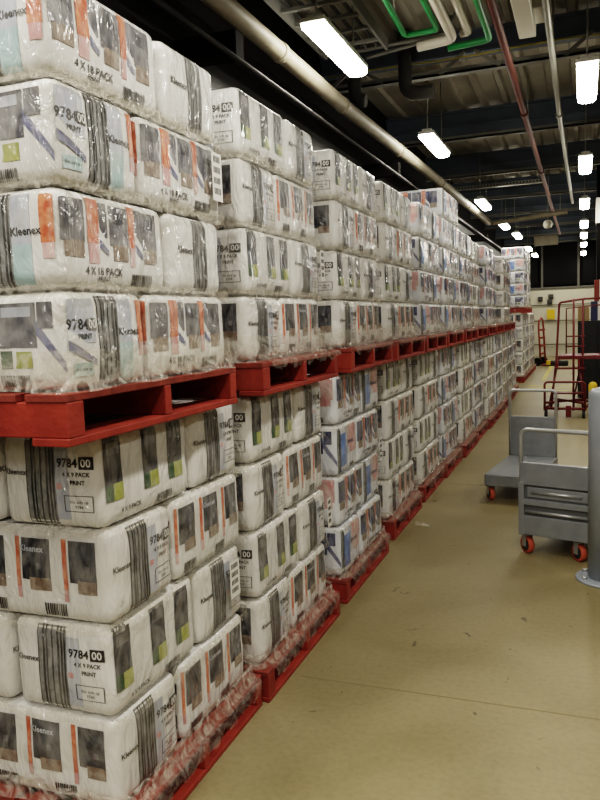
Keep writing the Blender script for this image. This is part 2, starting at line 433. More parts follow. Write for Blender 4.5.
# stretch film: skirt clinging to the load's foot and bridging the seams between layers
def film_mesh(name, L, D, hz, layers, seed, skirt=.10, drop=0., out=.05):
    ra = random.Random(seed); bm = NB(); N = 120
    per = []
    for i in range(N):                                   # rounded rectangle outline, aisle side x=0
        s = i / N * (2 * L + 2 * D); r = .05
        if s < L: p, n = (0, s), (1, 0)
        elif s < L + D: p, n = (-(s - L), L), (0, 1)
        elif s < 2 * L + D: p, n = (-D, L - (s - L - D)), (-1, 0)
        else: p, n = (-D + (s - 2 * L - D), 0), (0, -1)
        x, y = p
        cx = min(max(x, -D + r), -r); cy = min(max(y, r), L - r)
        d = Vector((x - cx, y - cy))
        if d.length > 1e-6: d.normalize(); per.append((cx + d.x * r, cy + d.y * r, d.x, d.y))
        else: per.append((x, y, *n))
    def band(zs, offs, amp):
        rows = []
        for z, of in zip(zs, offs):
            row = []
            for i, (x, y, nx, ny) in enumerate(per):
                o = of + amp * (.5 + .3 * math.sin(i * .9 + z * 9 + seed) + .2 * math.sin(i * 1.9 - z * 14))
                row.append(bm.verts.new((x + nx * o, y + ny * o, z + .004 * math.sin(i * .7 + seed + z * 30))))
            rows.append(row)
        for a, b in zip(rows, rows[1:]):
            for i in range(N):
                f = bm.faces.new((a[i], a[(i + 1) % N], b[(i + 1) % N], b[i])); f.smooth = True
    band((.004, .02, .04, .07, skirt), (.022, .014, .008, .006, .005), .008)
    for k in range(1, layers):
        band((k * hz - .018, k * hz, k * hz + .018), (.003, .001, .003), .004)
    if drop:                                             # loose edge hanging over the deck board on the aisle side
        n = 60; rows = []
        for z, o in ((.030, .012), (.012, out * .5), (.003, out + .006), (-.012, out + .010), (-drop, out + .008)):
            rows.append([bm.verts.new((o + .005 * (1 + math.sin(i * .8 + seed)) , .02 + (L - .04) * i / n, z + (.010 * math.sin(i * .55 + seed * 2) + .006 * math.sin(i * 1.7) if z == -drop else 0))) for i in range(n + 1)])
        for a, b in zip(rows, rows[1:]):
            for i in range(n):
                f = bm.faces.new((a[i], a[i + 1], b[i + 1], b[i])); f.smooth = True; f.material_index = 1
    return obj(name, bm, [M['film'], M['thinfilm']])

ORD = ['first', 'second', 'third', 'fourth', 'fifth', 'sixth', 'seventh', 'eighth', 'ninth', 'tenth', 'eleventh', 'twelfth', 'thirteenth', 'fourteenth', 'fifteenth']
LOOK = {'green': 'white paper towel pack with dark green-footed pictures', 'teal': 'grey-teal paper towel pack with red bars', 'navy': 'navy and pink paper towel pack'}

def load(tier, idx, xe, y0, z0, variant, layers, hz, where, back=False, inset=.025):
    """a pallet with its layers of packs, aisle edge xe, near end y0"""
    dx = rnd.uniform(-.006, .006)
    p = pallet0 if not pal_used[0] else dup(pallet0)
    pal_used[0] = True
    p.location = (xe + dx, y0, z0); p.rotation_euler = (0, 0, rnd.uniform(-.004, .004))
    tag(p, f'red timber pallet under the {where}', 'pallet', 'red timber pallets in the stacked row')
    xf = xe - inset; zb = z0 + PH; yb = y0 + (PW - .93) / 2 - .012
    for k in range(layers):
        lay = layers - 1 - k                             # counted from the top
        z = zb + hz * (k + .5)
        typeA = (lay % 2 == 0) if layers == 4 else (lay % 2 == 1)
        if variant == 'green':
            rots = (0., PI / 2) if typeA else (PI / 2, PI)
        else:
            rots = (PI, PI / 2) if typeA else (-PI / 2, PI)
        if layers == 5 and variant == 'navy' and lay == 0: rots = (PI / 2, PI)
        jx = rnd.uniform(-.016, -.003)
        if typeA: spots = [(-AX - .002, .271, rots[0], 'near end'), (-AY - .002, (.7475), rots[1], 'far end')]
        else: spots = [(-AY - .002, .194, rots[0], 'near end'), (-AX - .002, (.673), rots[1], 'far end')]
        if back:
            if typeA: spots += [(-.671, .194, PI / 2, 'inner near end'), (-.75, .69, 0., 'inner far end')]
            else: spots += [(-.75, .271, 0., 'inner near end'), (-.671, .75, PI / 2, 'inner far end')]
        for x, y, rz, end in spots:
            me = rnd.choice(packs[(variant, hz)])
            o = bpy.data.objects.new('paper_towel_pack', me); C.objects.link(o)
            o.location = (xf + x + jx + rnd.uniform(-.003, .003), yb + y, z)
            o.rotation_euler = (0, 0, rz + rnd.uniform(-.006, .006))
            nm = 'top layer' if lay == 0 else 'bottom layer' if k == 0 else ORD[k] + ' layer up'
            short = {'green': 'white towel pack', 'teal': 'red-barred towel pack', 'navy': 'navy-printed towel pack'}[variant]
            tag(o, f'{short}, {nm}, {end}, {where}', 'paper towel pack', 'shrink-wrapped paper towel packs')
    fm = film_mesh('stretch_film', .976, 1.0 if back else .62, hz, layers, idx * 7 + (3 if tier == 'upper' else 0), .11 if tier == 'upper' else .05, drop=0. if (tier, idx) == ('upper', 0) else .045 if tier == 'lower' else .03, out=inset + .008)
    fm.location = (xf + .004, yb - .014, zb)
    tag(fm, f'clear crinkled stretch film around the foot of the {where}', 'stretch film', 'clear stretch film round the loads')
    return fm

def paper_label(fm, y, z, w, h, off=.012):
    bm = NB(); bx(bm, (0, -w / 2, -h / 2), (.001, w / 2, h / 2))
    for k in range(4):
        zz = h * (-.36 + k * .22)
        for q in range(5):
            bx(bm, (.001, -w * .34 + q * w * .14, zz), (.0016, -w * .34 + q * w * .14 + w * .08, zz + h * .13), 1)
    o = obj('paper_label', bm, [M['label'], M['ink']], fm)
    o.location = (off, y, z); o['label'] = 'white barcode label'

XL, XU = -1.285, -1.247
lowY = [1.79, 2.835, 4.02, 5.32, 6.50, 7.56, 8.72, 9.86, 11.0, 12.12, 13.26, 14.40, 15.55]
upY = [1.573, 2.841, 4.107, 5.231, 6.341, 7.48, 8.62, 9.76, 10.9, 12.04, 13.18, 14.32]
lowV = ['green', 'green', 'navy', 'green', 'green', 'navy', 'green', 'navy', 'green', 'navy', 'green', 'navy', 'navy']
upV = ['teal', 'green', 'green', 'green', 'navy', 'navy', 'navy', 'green', 'navy', 'navy', 'green', 'navy']
films = {}
for i, y in enumerate(lowY):
    x = XL + (-.02, 0, 0, -.03, -.03, -.01, .01, .01, .03, .04, .03, .02, 0)[i]
    films['L', i] = load('lower', i, x, y, 0., lowV[i], 4, LOWZ, f'{ORD[i]} lower load from the front', back=i < 2, inset=.032)
for i, y in enumerate(upY):
    films['U', i] = load('upper', i, XU, y, .14 + 4 * LOWZ + .002, upV[i], 5 if i == 5 else 4, FRONTZ if i == 0 else UPZ, f'{ORD[i]} upper load from the front', back=i < 2, inset=(.006, .065, .065, .065, .03, .03, .05, .085, .03, .095, .01, .07)[i])
for i, y in enumerate((18.5, 19.75, 21.0, 22.2)):        # detached taller stacks past the end of the row
    load('lower', 20 + i, -1.30, y, 0., 'navy' if i % 2 else 'green', 5, LOWZ, f'{ORD[i]} lower load beyond the gap')
for i, y in enumerate((18.5, 19.75)):
    load('upper', 20 + i, -1.25, y, .14 + 5 * LOWZ + .002, 'green' if i % 2 else 'navy', 5, UPZ, f'{ORD[i]} upper load beyond the gap')
paper_label(films['U', 0], .88, 2 * FRONTZ + .15, .075, .17)
paper_label(films['L', 0], .82, 1 * LOWZ + .19, .085, .15)
paper_label(films['U', 1], .93, 1 * UPZ + .17, .06, .16)
paper_label(films['L', 1], .93, 1 * LOWZ + .17, .06, .16)
paper_label(films['L', 2], .88, 2 * LOWZ + .02, .07, .16)

# ------------------------------------------------------------------ the building
Y0, Y1, X0, X1, ZC = -7., 30., -2.75, 6.5, 4.66
bm = NB(); bx(bm, (X0 - .2, Y0 - .2, -.2), (X1 + .2, Y1 + .2, 0)); struct('floor', bm, M['floor'])
bm = NB(); bx(bm, (X0 - .2, Y0, 0), (X0, Y1, ZC + .2)); struct('wall_left', bm, M['darkwall'])
bm = NB(); bx(bm, (X1, Y0, 0), (X1 + .2, Y1, ZC + .2)); struct('wall_right', bm, M['greywall'])
bm = NB(); bx(bm, (X0, Y0 - .2, 0), (X1, Y0, ZC + .2)); struct('wall_front', bm, M['greywall'])
bm = NB(); bx(bm, (X0 - .2, Y1, 0), (X1 + .2, Y1 + .2, 2.58)); struct('wall_back', bm, M['cream'])
bm = NB(); bx(bm, (X0 - .2, Y1 + .05, 2.58), (X1 + .2, Y1 + .2, ZC + .2)); struct('wall_upper', bm, M['darkwall'])
bm = NB(); bx(bm, (X0, Y1 - .05, 2.54), (X1, Y1 + .06, 2.62)); struct('trim_1', bm, M['mull'])
# saw-cut floor joints and painted lines
bm = NB()
for y in (3.1, 7.3, 12.4): bx(bm, (-1.24, y, .0002), (X1, y + .008, .0012))
struct('floor_joint_lines', bm, mat('floor_joint', (.20, .165, .085), .8))
bm = NB()
for k in range(3):
    y = 16.5 + k * .62; bx(bm, (-1.18, y, .0005), (-.2, y + .16, .003))
bx(bm, (-.95, 19.2, .0005), (-.84, 26, .003))
struct('floor_marking_lines', bm, M['ypaint'])
# corrugated deck, ribs along the hall
bm = NB(); prof = []; x = X0
while x < X1:
    prof += [(x, ZC), (x + .19, ZC), (x + .215, ZC - .05), (x + .275, ZC - .05), (x + .30, ZC)]; x += .30
rows = [[bm.verts.new((px, yy, pz)) for px, pz in prof] for yy in (Y0, Y1 + .1)]
for i in range(len(prof) - 1):
    if (Vector(prof[i]) - Vector(prof[i + 1])).length > 1e-4: bm.faces.new((rows[0][i], rows[0][i + 1], rows[1][i + 1], rows[1][i]))
bx(bm, (X0, Y0, ZC + .02), (X1, Y1 + .1, ZC + .1)); struct('ceiling', bm, M['deck'])
# roof trusses: slate-blue top beam, pale bottom chord, diagonals
ys = [-.8, 2.2, 5.2, 8.2, 11.2, 14.2, 17.2, 20.2, 23.2, 26.2, 29.2]
for n, y in enumerate(ys):
    bm = NB()
    bx(bm, (X0, y + .02, 4.38), (X1, y + .05, 4.60)); bx(bm, (X0, y - .05, 4.58), (X1, y + .12, 4.605)); bx(bm, (X0, y - .05, 4.37), (X1, y + .12, 4.395))
    bx(bm, (X0, y - .05, 4.19), (X1, y + .05, 4.215), 1); bx(bm, (X0, y - .05, 4.19), (X1, y - .04, 4.25), 1)
    if y == 8.2:
        xx = X0 + .1; s = 1
        while xx < X1 - .6:
            bx(bm, (-.018, -.012, 0), (.018, .012, .31), 1, Matrix.Translation((xx, y - .055, 4.2)) @ Matrix.Rotation(s * .95, 4, 'Y') @ Matrix.Diagonal((1, 1, 1.05, 1))); xx += .62; s = -s
    else:
        bx(bm, (X0, y - .01, 4.21), (X1, y + .015, 4.40))
    struct(f'beam_{n + 1}', bm, [M['beam'], M['chord']])
    if y == 8.2:
        bm = NB(); tube(bm, [(X0 + .1 + k * .4, y - .062 + .01 * math.sin(k), 4.345 + .012 * math.sin(k * 1.3)) for k in range(22)], .008, 6)
        tag(obj('yellow_cable', bm, M['yellowwire']), 'thin yellow cable strung along the blue-grey roof truss', 'cable')
# dark girder along the wall side above the loads
bm = NB(); bx(bm, (-2.62, Y0, 3.02), (-2.58, Y1, 3.72)); bx(bm, (-2.72, Y0, 3.0), (-2.44, Y1, 3.03), 1); bx(bm, (-2.72, Y0, 3.72), (-2.44, Y1, 3.75))
struct('beam_12', bm, [M['girder'], M['flange']])
for n, y in enumerate((4.6, 9.2, 13.8, 18.4)):
    bm = NB(); bx(bm, (-2.58, y, 3.42), (-2.12, y + .12, 3.58)); bx(bm, (-2.58, y, 3.2), (-2.44, y + .12, 3.42))
    struct(f'beam_{13 + n}', bm, M['darkwall'])
# night windows high in the far wall
bm = NB(); bx(bm, (-1.42, Y1 - .0, 2.7), (-.16, Y1 + .049, 4.3)); w = struct('window_1', bm, M['window'])
for a, b, c, d in ((-1.48, -1.40, 2.62, 4.36), (-.18, -.10, 2.62, 4.36)):
    bm = NB(); bx(bm, (a, Y1 - .04, c), (b, Y1 + .05, d)); struct('window_frame', bm, M['mull'], w)
bm = NB(); bx(bm, (-2.5, Y1 - .0, 2.7), (-1.62, Y1 + .049, 4.3)); struct('window_2', bm, M['window'])
bm = NB(); bx(bm, (0.02, Y1 - .0, 2.7), (1.6, Y1 + .049, 4.3)); struct('window_3', bm, M['window'])

# ------------------------------------------------------------------ ceiling lights
def make_light():
    t = thing('ceiling_light', '', 'ceiling light')
    bm = NB(); bx(bm, (-.10, 0, .055), (.10, 1.22, .09)); bx(bm, (-.06, .05, .09), (.06, 1.17, .125)); obj('housing', bm, M['housing'], t, .006)
    bm = NB(); n = 10
    rows = [[bm.verts.new((-.092 * math.cos(PI * k / n), yy, .055 - .055 * math.sin(PI * k / n) ** .4)) for k in range(n + 1)] for yy in (.01, 1.21)]
    for k in range(n): bm.faces.new((rows[0][k], rows[0][k + 1], rows[1][k + 1], rows[1][k]))
    bm.faces.new(rows[0]); bm.faces.new(rows[1][::-1]); obj('diffuser', bm, M['lens'], t)
    for y in (.12, 1.1):
        bm = NB(); tube(bm, [(0, y, .12), (0, y, .90)], .008, 6); obj('hanging_rod', bm, M['conduit'], t)
    return t
L0 = make_light(); first = True
for row, xs, yl in (('pallet-side', [-1.76, -1.67, -1.74, -1.72, -1.62, -1.62, -1.60], [5.05, 8.62, 13.9, 17.6, 20.2, 24.6, 27.6]),
                    ('aisle-side', [.035] * 7, [6.86, 10.9, 15.0, 18.6, 21.4, 24.4, 28.0])):
    for k, (x, y) in enumerate(zip(xs, yl)):
        t = L0 if first else dup(L0); first = False
        t.location = (x, y + .04, 3.68); t.scale = (.92, .93, 1)
        tag(t, f'glowing fluorescent ceiling light, {ORD[k]} from the front in the {row} row', 'ceiling light', 'glowing fluorescent ceiling lights')
def area(name, loc, sx, sy, e, rot=(0, 0, 0), col=(1., .94, .84)):
    l = bpy.data.lights.new(name, 'AREA'); l.shape = 'RECTANGLE'; l.size = sx; l.size_y = sy; l.energy = e; l.color = col
    o = bpy.data.objects.new(name, l); C.objects.link(o); o.location = loc; o.rotation_euler = rot
# the same rows of fittings carry on behind the camera
for y in (2.2, -1.6, -5.): area('lamp_aisle', (.04, y, 3.68), .2, 1.2, 42)
for y in (.6, -3.): area('lamp_wall_side', (-1.7, y, 3.68), .2, 1.2, 40)
for y in (-2, 2.5, 7, 11.5, 16, 20.5, 25): area('fill_aisle_faces', (2.6, y, 3.68), .2, 1.2, 24)  # added fill lights out of view, brightening the aisle faces of the loads

# ------------------------------------------------------------------ pipes and services under the roof
bm = NB(); tube(bm, [(-2.17, Y0 + .1, 3.68), (-2.12, 7, 3.68), (-2.0, 12, 3.68), (-1.93, 17.0, 3.68)], .068, 18)
t = tag(obj('lagged_pipe', bm, M['pipe']), 'thick beige lagged pipe running along above the pallet loads', 'pipe')
for y in (4.0, 5.35, 6.9, 9.0, 11.5, 14):
    x = -2.17 + .05 * (y - Y0) / 14 if y < 7 else -2.12 + .12 * (y - 7) / 5 if y < 12 else -2. + .07 * (y - 12) / 5
    bm = NB(); tube(bm, [(x, y, 3.68), (x, y + .07, 3.68)], .075, 18); obj('coupling', bm, M['pipejoint'], t)
bm = NB(); tube(bm, [(-1.93, 17.12, 3.68)] + [(-1.83 + .0, 17.2, 3.68), (-1.6, 17.24, 3.70), (-.55, 17.24, 3.78), (-.3, 17.24, 3.8)], .05, 12)
tag(obj('crossing_pipe', bm, M['pipe']), 'beige pipe crossing the aisle from the end of the thick lagged pipe', 'pipe')
bm = NB(); tube(bm, [(-2.12, Y0 + .1, 3.36), (-2.05, 12, 3.36), (-1.98, 22, 3.36)], .018, 8)
tag(obj('thin_pipe', bm, M['girder']), 'thin dull pipe running below the thick lagged pipe', 'pipe')
bm = NB(); tube(bm, [(-.65, Y0 + .1, 4.0), (-.64, 24, 4.0)], .034, 12)
t = tag(obj('sprinkler_pipe', bm, M['redpipe']), 'rust-red sprinkler pipe running along the hall ceiling', 'pipe')
for y in (9.3, 13.2, 18):
    bm = NB(); tube(bm, [(-.645, y, 4.), (-.645, y + .14, 4.)], .046, 12); obj('coupling', bm, M['redpipe'], t)
bm = NB(); tube(bm, [(-.27, Y0 + .1, 4.0), (-.26, 10, 4.0), (-.2, 17, 3.95)], .030, 12)
t = tag(obj('steel_conduit', bm, M['conduit']), 'grey steel conduit beside the rust-red sprinkler pipe', 'conduit')
for y in (9.6, 13):
    bm = NB(); tube(bm, [(-.262, y, 4.), (-.262, y + .1, 4.)], .042, 12); obj('coupling', bm, M['conduit'], t)
def hangers(parent, pts, r=.008):
    for x, y, z in pts:
        bm = NB(); tube(bm, [(x, y, z), (x, y, 4.615)], r, 6); obj('hanger_rod', bm, M['conduit'], parent)
hangers(t, [(-.265, 3., 4.02), (-.262, 7.6, 4.02), (-.23, 12.6, 4.0)])
hangers(bpy.data.objects['crossing_pipe'], [(-1.4, 17.24, 3.74), (-.45, 17.24, 3.82)])
hangers(bpy.data.objects['sprinkler_pipe'], [(-.65, 3.4, 4.03), (-.645, 10, 4.03), (-.642, 16, 4.03)])
#hangers, [(-2.14, 3.2, 3.74), (-2.08, 8.8, 3.74), (-1.97, 14.6, 3.74)])
#hangers, [(-2.1, 3.4, 3.37), (-2.06, 10.6, 3.37), (-2.0, 19, 3.37)], .006)
# cream and green pipework that drops in from above the first bay
def run(name, pts, r, m, label, z=4.0):
    P = [Vector(p) for p in pts]; out = [P[0]]
    for a, b, c in zip(P, P[1:], P[2:]):
        d1 = (a - b).normalized(); d2 = (c - b).normalized(); q = min(.07, (a - b).length * .4, (c - b).length * .4)
        for t in range(6):
            u = t / 5; out.append((b + d1 * q) * (1 - u) ** 2 + b * 2 * u * (1 - u) + (b + d2 * q) * u ** 2)
    out.append(P[-1]); bm = NB(); tube(bm, out, r, 12); o = tag(obj(name, bm, m), label, 'pipe')
    k = (6.0 - out[0].y) / (P[1].y - out[0].y)
    hangers(o, [(out[0].x, out[0].y + .1, out[0].z + r), (out[0].x + (P[1].x - out[0].x) * k, 6.0, out[0].z + r)])
    return o
run('green_pipe', [(-1.25, 2.4, 4.02), (-1.40, 6.42, 4.02), (-1.12, 6.42, 4.02), (-1.10, 2.4, 4.02)], .024, M['greenpipe'], 'green pipe bent in a narrow loop beside the cream pipes')
run('green_pipe', [(-.73, 2.4, 3.99), (-.74, 6.75, 3.99), (-1.10, 6.80, 3.99)], .028, M['greenpipe'], 'green pipe with an elbow beside the white ceiling unit')
run('cream_pipe', [(-1.02, 2.4, 4.0), (-1.03, 6.62, 4.0), (-1.34, 6.68, 4.0)], .040, M['whitepipe'], 'cream pipe turning toward the pallets, longer of the two')
run('cream_pipe', [(-.90, 2.4, 4.03), (-.90, 6.60, 4.03), (-.965, 6.61, 4.03)], .036, M['whitepipe'], 'cream pipe beside the green elbow, shorter of the two')
# cable ladder over the first light
t = thing('cable_ladder', 'grey cable ladder hung under the roof above the first pallet-side light', 'cable ladder', (0, 0, 0))
for x in (-2.24, -1.66):
    bm = NB(); bx(bm, (x - .012, 2.4, 4.08), (x + .012, 6.85, 4.18)); obj('side_rail', bm, M['chord'], t)
for k in range(14):
    bm = NB(); bx(bm, (-2.228, 2.7 + k * .30, 4.09), (-1.672, 2.74 + k * .30, 4.115)); obj('rung', bm, M['chord'], t)
bm = NB()
for k in range(5): tube(bm, [(-2.16 + k * .1, 2.4, 4.13), (-2.15 + k * .1, 4.5, 4.135), (-2.17 + k * .105, 6.85, 4.13)], .016, 6)
obj('cables', bm, M['flange'], t)
bm = NB()
for y in (6.1,):
    tube(bm, [(-2.3, y + .9, 4.16), (-1.25, y + 1.5, 4.4), (-1.15, y + 1.55, 4.615)], .02, 6)
tag(obj('ceiling_brace', bm, M['chord']), 'pale diagonal brace rod between cable ladder and roof truss', 'brace')
bm = NB(); tube(bm, [(-1.95, 7.2, 4.16), (-1.30, 7.7, 4.42), (-1.22, 7.75, 4.615)], .018, 6)
tag(obj('ceiling_brace', bm, M['chord']), 'short pale brace rod below the cream pipe elbow', 'brace')
# hanging unit, box unit
t = thing('ceiling_unit', 'white boxy ceiling unit beside the grey steel conduit', 'ceiling unit', (-.44, 5.6, 3.98))
bm = NB(); bx(bm, (-.07, 0, 0), (.07, 1.25, .14)); obj('casing', bm, M['unit'], t, .01)
bm = NB(); bx(bm, (.07, .75, .05), (.2, 1.1, .14)); obj('junction_box', bm, M['housing'], t, .006)
bm = NB(); bx(bm, (-.02, .1, .14), (.02, .14, .62)); bx(bm, (-.02, 1.1, .14), (.02, 1.14, .62)); obj('hanger', bm, M['conduit'], t)
t = thing('cable_tray', 'pale perforated cable tray crossing the hall beyond the second truss', 'cable tray', (0, 15.3, 4.16))
bm = NB(); bx(bm, (-2.6, 0, 0), (-.7, .15, .012)); bx(bm, (-2.6, 0, 0), (-.7, .01, .06)); obj('tray', bm, M['conduit'], t)
bm = NB()
for k in range(30): bx(bm, (-2.57 + k * .062, -.002, .018), (-2.54 + k * .062, 0., .045))
obj('slots', bm, M['blackm'], t)
for x in (-2.5, -1.6, -.8):
    bm = NB(); tube(bm, [(x, .075, .01), (x, .075, .455)], .008, 6); obj('hanger_rod', bm, M['conduit'], t)
t = thing('warning_beacon', 'small pale round sounder hanging under the roof mid-hall', 'sounder', (-.76, 18.6, 3.62))
bm = NB(); lathe(bm, [(.03, 0), (.085, .02), (.10, .08), (.10, .14), (.06, .19)], n=18); obj('body', bm, M['unit'], t)
bm = NB(); tube(bm, [(0, 0, .18), (0, 0, .9)], .012, 6); obj('hanging_rod', bm, M['conduit'], t)
t = thing('heater_box', 'long beige box unit hanging before the far dark windows', 'heater', (-1.15, 26.6, 3.93))
bm = NB(); bx(bm, (-.38, 0, 0), (.38, .35, .32)); obj('casing', bm, M['pipe'], t, .02)
bm = NB(); tube(bm, [(-.3, .17, .3), (-.3, .17, .72)], .012, 6); tube(bm, [(.3, .17, .3), (.3, .17, .72)], .012, 6); obj('hanger', bm, M['conduit'], t)
for k, x in enumerate((-2.3, -1.75)):
    t = thing('ceiling_duct', ('short curved duct stub hanging under the truss above the lagged pipe', 'curved duct elbow under the truss beside the second pallet-side light')[k], 'duct', (x, 8.0, 4.0))
    bm = NB(); tube(bm, [(0, 0, .5), (0, 0, .12)] + [(.0 + .12 * (1 - math.cos(a)), 0, .12 - .12 * math.sin(a)) for a in (.4, .8, 1.2, 1.57)] + ([(.3, 0, 0)] if k else []), .07, 12)
    obj('stub', bm, M['flange'], t); bm = NB(); tube(bm, [(0, 0, .5), (0, 0, .63)], .072, 12); obj('collar', bm, M['flange'], t)

# ------------------------------------------------------------------ platform trucks
def caster(parent, x, y, turn=0., r=.062):
    c = bpy.data.objects.new('caster', None); C.objects.link(c); c.parent = parent; c.location = (x, y, r); c.rotation_euler = (0, 0, turn); c.empty_display_size = .05
    bm = NB(); pr = [(r * .72, -.02), (r * .95, -.019), (r, -.01), (r, .01), (r * .95, .019), (r * .72, .02)]
    rings = [[bm.verts.new((q, rr * math.cos(2 * PI * k / 24), rr * math.sin(2 * PI * k / 24))) for k in range(24)] for rr, q in pr]
    for a, b in zip(rings, rings[1:]):
        for k in range(24): f = bm.faces.new((a[k], a[(k + 1) % 24], b[(k + 1) % 24], b[k])); f.smooth = True
    o = obj('tyre', bm, M['orange'], c); o['label'] = 'orange tyre'
    bm = NB(); tube(bm, [(-.016, 0, 0), (.016, 0, 0)], r * .73, 20); tube(bm, [(-.03, 0, 0), (.03, 0, 0)], r * .2, 10); obj('hub', bm, M['hub'], c)
    bm = NB()
    for s in (-1, 1): bx(bm, (s * .028 - .003, -.022, -.01), (s * .028 + .003, .022, r + .012))
    bx(bm, (-.035, -.035, r + .008), (.035, .035, r + .014)); obj('fork', bm, M['tube'], c)
def hoop(w, z0, z1, r=.05, y=0.):
    return ([(-w / 2, y, z0)] + arc((-w / 2 + r, y, z1 - r), (-1, 0, 0), (0, 0, 1), r) + arc((w / 2 - r, y, z1 - r), (0, 0, 1), (1, 0, 0), r) + [(w / 2, y, z0)])
# near truck: handle end toward the camera, with slotted panel
W = .52
t = thing('platform_truck', 'grey steel platform truck beside the bollard, its slotted panel end showing', 'platform truck', (-.405 + .26 * math.cos(.30), 5.21 - .26 * math.sin(.30), 0), -.30)
bm = NB(); bx(bm, (-W / 2, .03, .15), (W / 2, 1.0, .235)); obj('deck', bm, M['galv'], t, .008)
bm = NB(); tube(bm, hoop(W - .03, .15, .88), .014, 12); obj('handle', bm, M['tube'], t)
bm = NB()
bx(bm, (-W / 2 + .012, -.016, .50), (W / 2 - .012, .016, .655)); bx(bm, (-W / 2 + .012, -.012, .15), (W / 2 - .012, .012, .285)); bx(bm, (-W / 2 + .012, -.016, .36), (W / 2 - .012, .016, .40))
bx(bm, (-W / 2 + .0, -.018, .145), (-W / 2 + .04, .014, .52)); bx(bm, (W / 2 - .04, -.018, .145), (W / 2 - .0, .014, .52))
obj('end_panel', bm, M['galv'], t, .004)
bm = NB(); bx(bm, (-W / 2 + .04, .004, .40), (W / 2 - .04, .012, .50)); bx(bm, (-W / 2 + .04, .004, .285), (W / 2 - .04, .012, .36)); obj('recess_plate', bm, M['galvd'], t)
bm = NB(); bx(bm, (-.20, -.006, .415), (.215, .004, .485)); s = obj('inset_plate', bm, M['galv'], t, .003)
for z, a in ((.452, .17), (.315, .21)):
    bm = NB(); tube(bm, [(-a, -.010, z), (a, -.010, z)], .011, 10); obj('slot_bar', bm, M['tube'], t)
for x, y in ((-.225, .06), (.13, .06), (-.20, .88), (.20, .88)): caster(t, x, y, .95 if y < .5 else 0)
# far truck: deck toward the camera, handle at the far end
W = .47
a = .13
t = thing('platform_truck', 'grey flatbed truck with its deck toward the camera, behind the slotted one', 'platform truck', (-.815 + W / 2 * math.cos(a), 6.64 - W / 2 * math.sin(a), 0), -a)
bm = NB(); bx(bm, (-W / 2, 0, .145), (W / 2, 1.0, .255)); obj('deck', bm, M['galv'], t, .012)
bm = NB(); tube(bm, hoop(W - .03, .25, .91, .04, .975), .014, 12); obj('handle', bm, M['tube'], t)
bm = NB(); bx(bm, (-W / 2 + .02, .965, .255), (W / 2 - .02, .985, .65)); obj('end_panel', bm, M['galv'], t, .004)
for x, y in ((-.20, .09), (.18, .10), (-.18, .88), (.18, .88)): caster(t, x, y, .6 if y < .5 else 0)

# ------------------------------------------------------------------ bollard
t = thing('bollard', 'grey steel bollard bolted to the floor beside the slotted platform truck', 'bollard', (.148, 4.83, 0))
bm = NB(); lathe(bm, [(.112, .012), (.112, 1.15), (.108, 1.175), (.09, 1.192), (.05, 1.202), (.01, 1.205)], n=40); obj('post', bm, M['bollard'], t)
bm = NB(); lathe(bm, [(.185, 0), (.185, .012), (.178, .016), (.12, .016)], n=40); obj('base_plate', bm, M['bollard'], t)
for k in range(6):
    bm = NB(); lathe(bm, [(.016, .014), (.016, .030), (.008, .034)], (.15 * math.cos(k * PI / 3 + .5), .15 * math.sin(k * PI / 3 + .5)), 8); obj('anchor_bolt', bm, M['tube'], t)

# ------------------------------------------------------------------ red rolling ladder
t = thing('rolling_ladder', 'red tubular rolling ladder with platform and guard rails past the trucks', 'rolling ladder', (-.21, 12.4, 0), -.06)
def rt(name, paths, r=.017, m='redmetal'):
    bm = NB()
    for p in paths: tube(bm, p, r, 8)
    return obj(name, bm, M[m], t)
rt('guard_rail', [[(-.26, .05, .12), (-.20, .3, .90), (-.16, .32, 1.74)] + arc((-.11, .32, 1.77), (-1, 0, 0), (0, 0, 1), .05)[1:] + [(.22, .32, 1.86), (.46, .32, 1.86)]])
rt('guard_rail', [[(-.10, .95, .92), (-.10, .95, 1.72), (.46, .95, 1.76)]], .012)
for x, y in ((.20, .32), (.08, .05)):
    rt('post', [[(x, y, .10), (x, y, 1.85 if y > .2 else 1.86)]])
rt('post', [[(.02, .95, .1), (.02, .95, 1.74)]], .012)
rt('mid_rail', [[(-.10, .95, 1.25), (.20, .95, 1.25)], [(-.10, .95, 1.08), (.2, .95, 1.08)]], .012)
bm = NB(); bx(bm, (-.18, .30, .90), (.55, .98, .96)); obj('platform', bm, M['redmetal'], t, .006)
for z, y, x0 in ((.76, .26, -.22), (.38, .06, -.24)):
    bm = NB(); bx(bm, (x0, y - .1, z - .012), (.24, y + .1, z + .012)); obj('tread', bm, M['redmetal'], t, .004)
rt('step_hoop', [[(-.34, -.12, .12)] + arc((-.29, -.12, .52), (-1, 0, 0), (0, 0, 1), .05) + arc((.21, -.12, .52), (0, 0, 1), (1, 0, 0), .05) + [(.26, -.12, .12)]], .018)
rt('base_frame', [[(-.34, -.12, .15), (.26, -.12, .15)], [(-.34, -.12, .15), (-.26, .95, .15), (.3, .95, .15), (.26, -.12, .15)], [(-.34, -.12, .24), (.24, .5, .24)], [(.26, -.12, .24), (-.26, .5, .24)]], .02)
rt('strut', [[(-.17, .34, .90), (-.28, .0, .2)], [(.18, .34, .90), (.02, .9, .15)], [(.24, .0, .2), (.14, .3, .9)]], .014)
for x, y in ((-.32, -.10), (.24, -.10), (-.24, .93), (.28, .93)):
    bm = NB(); tube(bm, [(x - .02, y, .06), (x + .02, y, .06)], .06, 16); tube(bm, [(x, y, .06), (x, y, .15)], .022, 8); obj('caster', bm, M['blackm'], t)
bm = NB(); bx(bm, (-.02, -.17, .02), (.06, -.12, .20)); obj('brake_pedal', bm, M['redmetal'], t, .006)

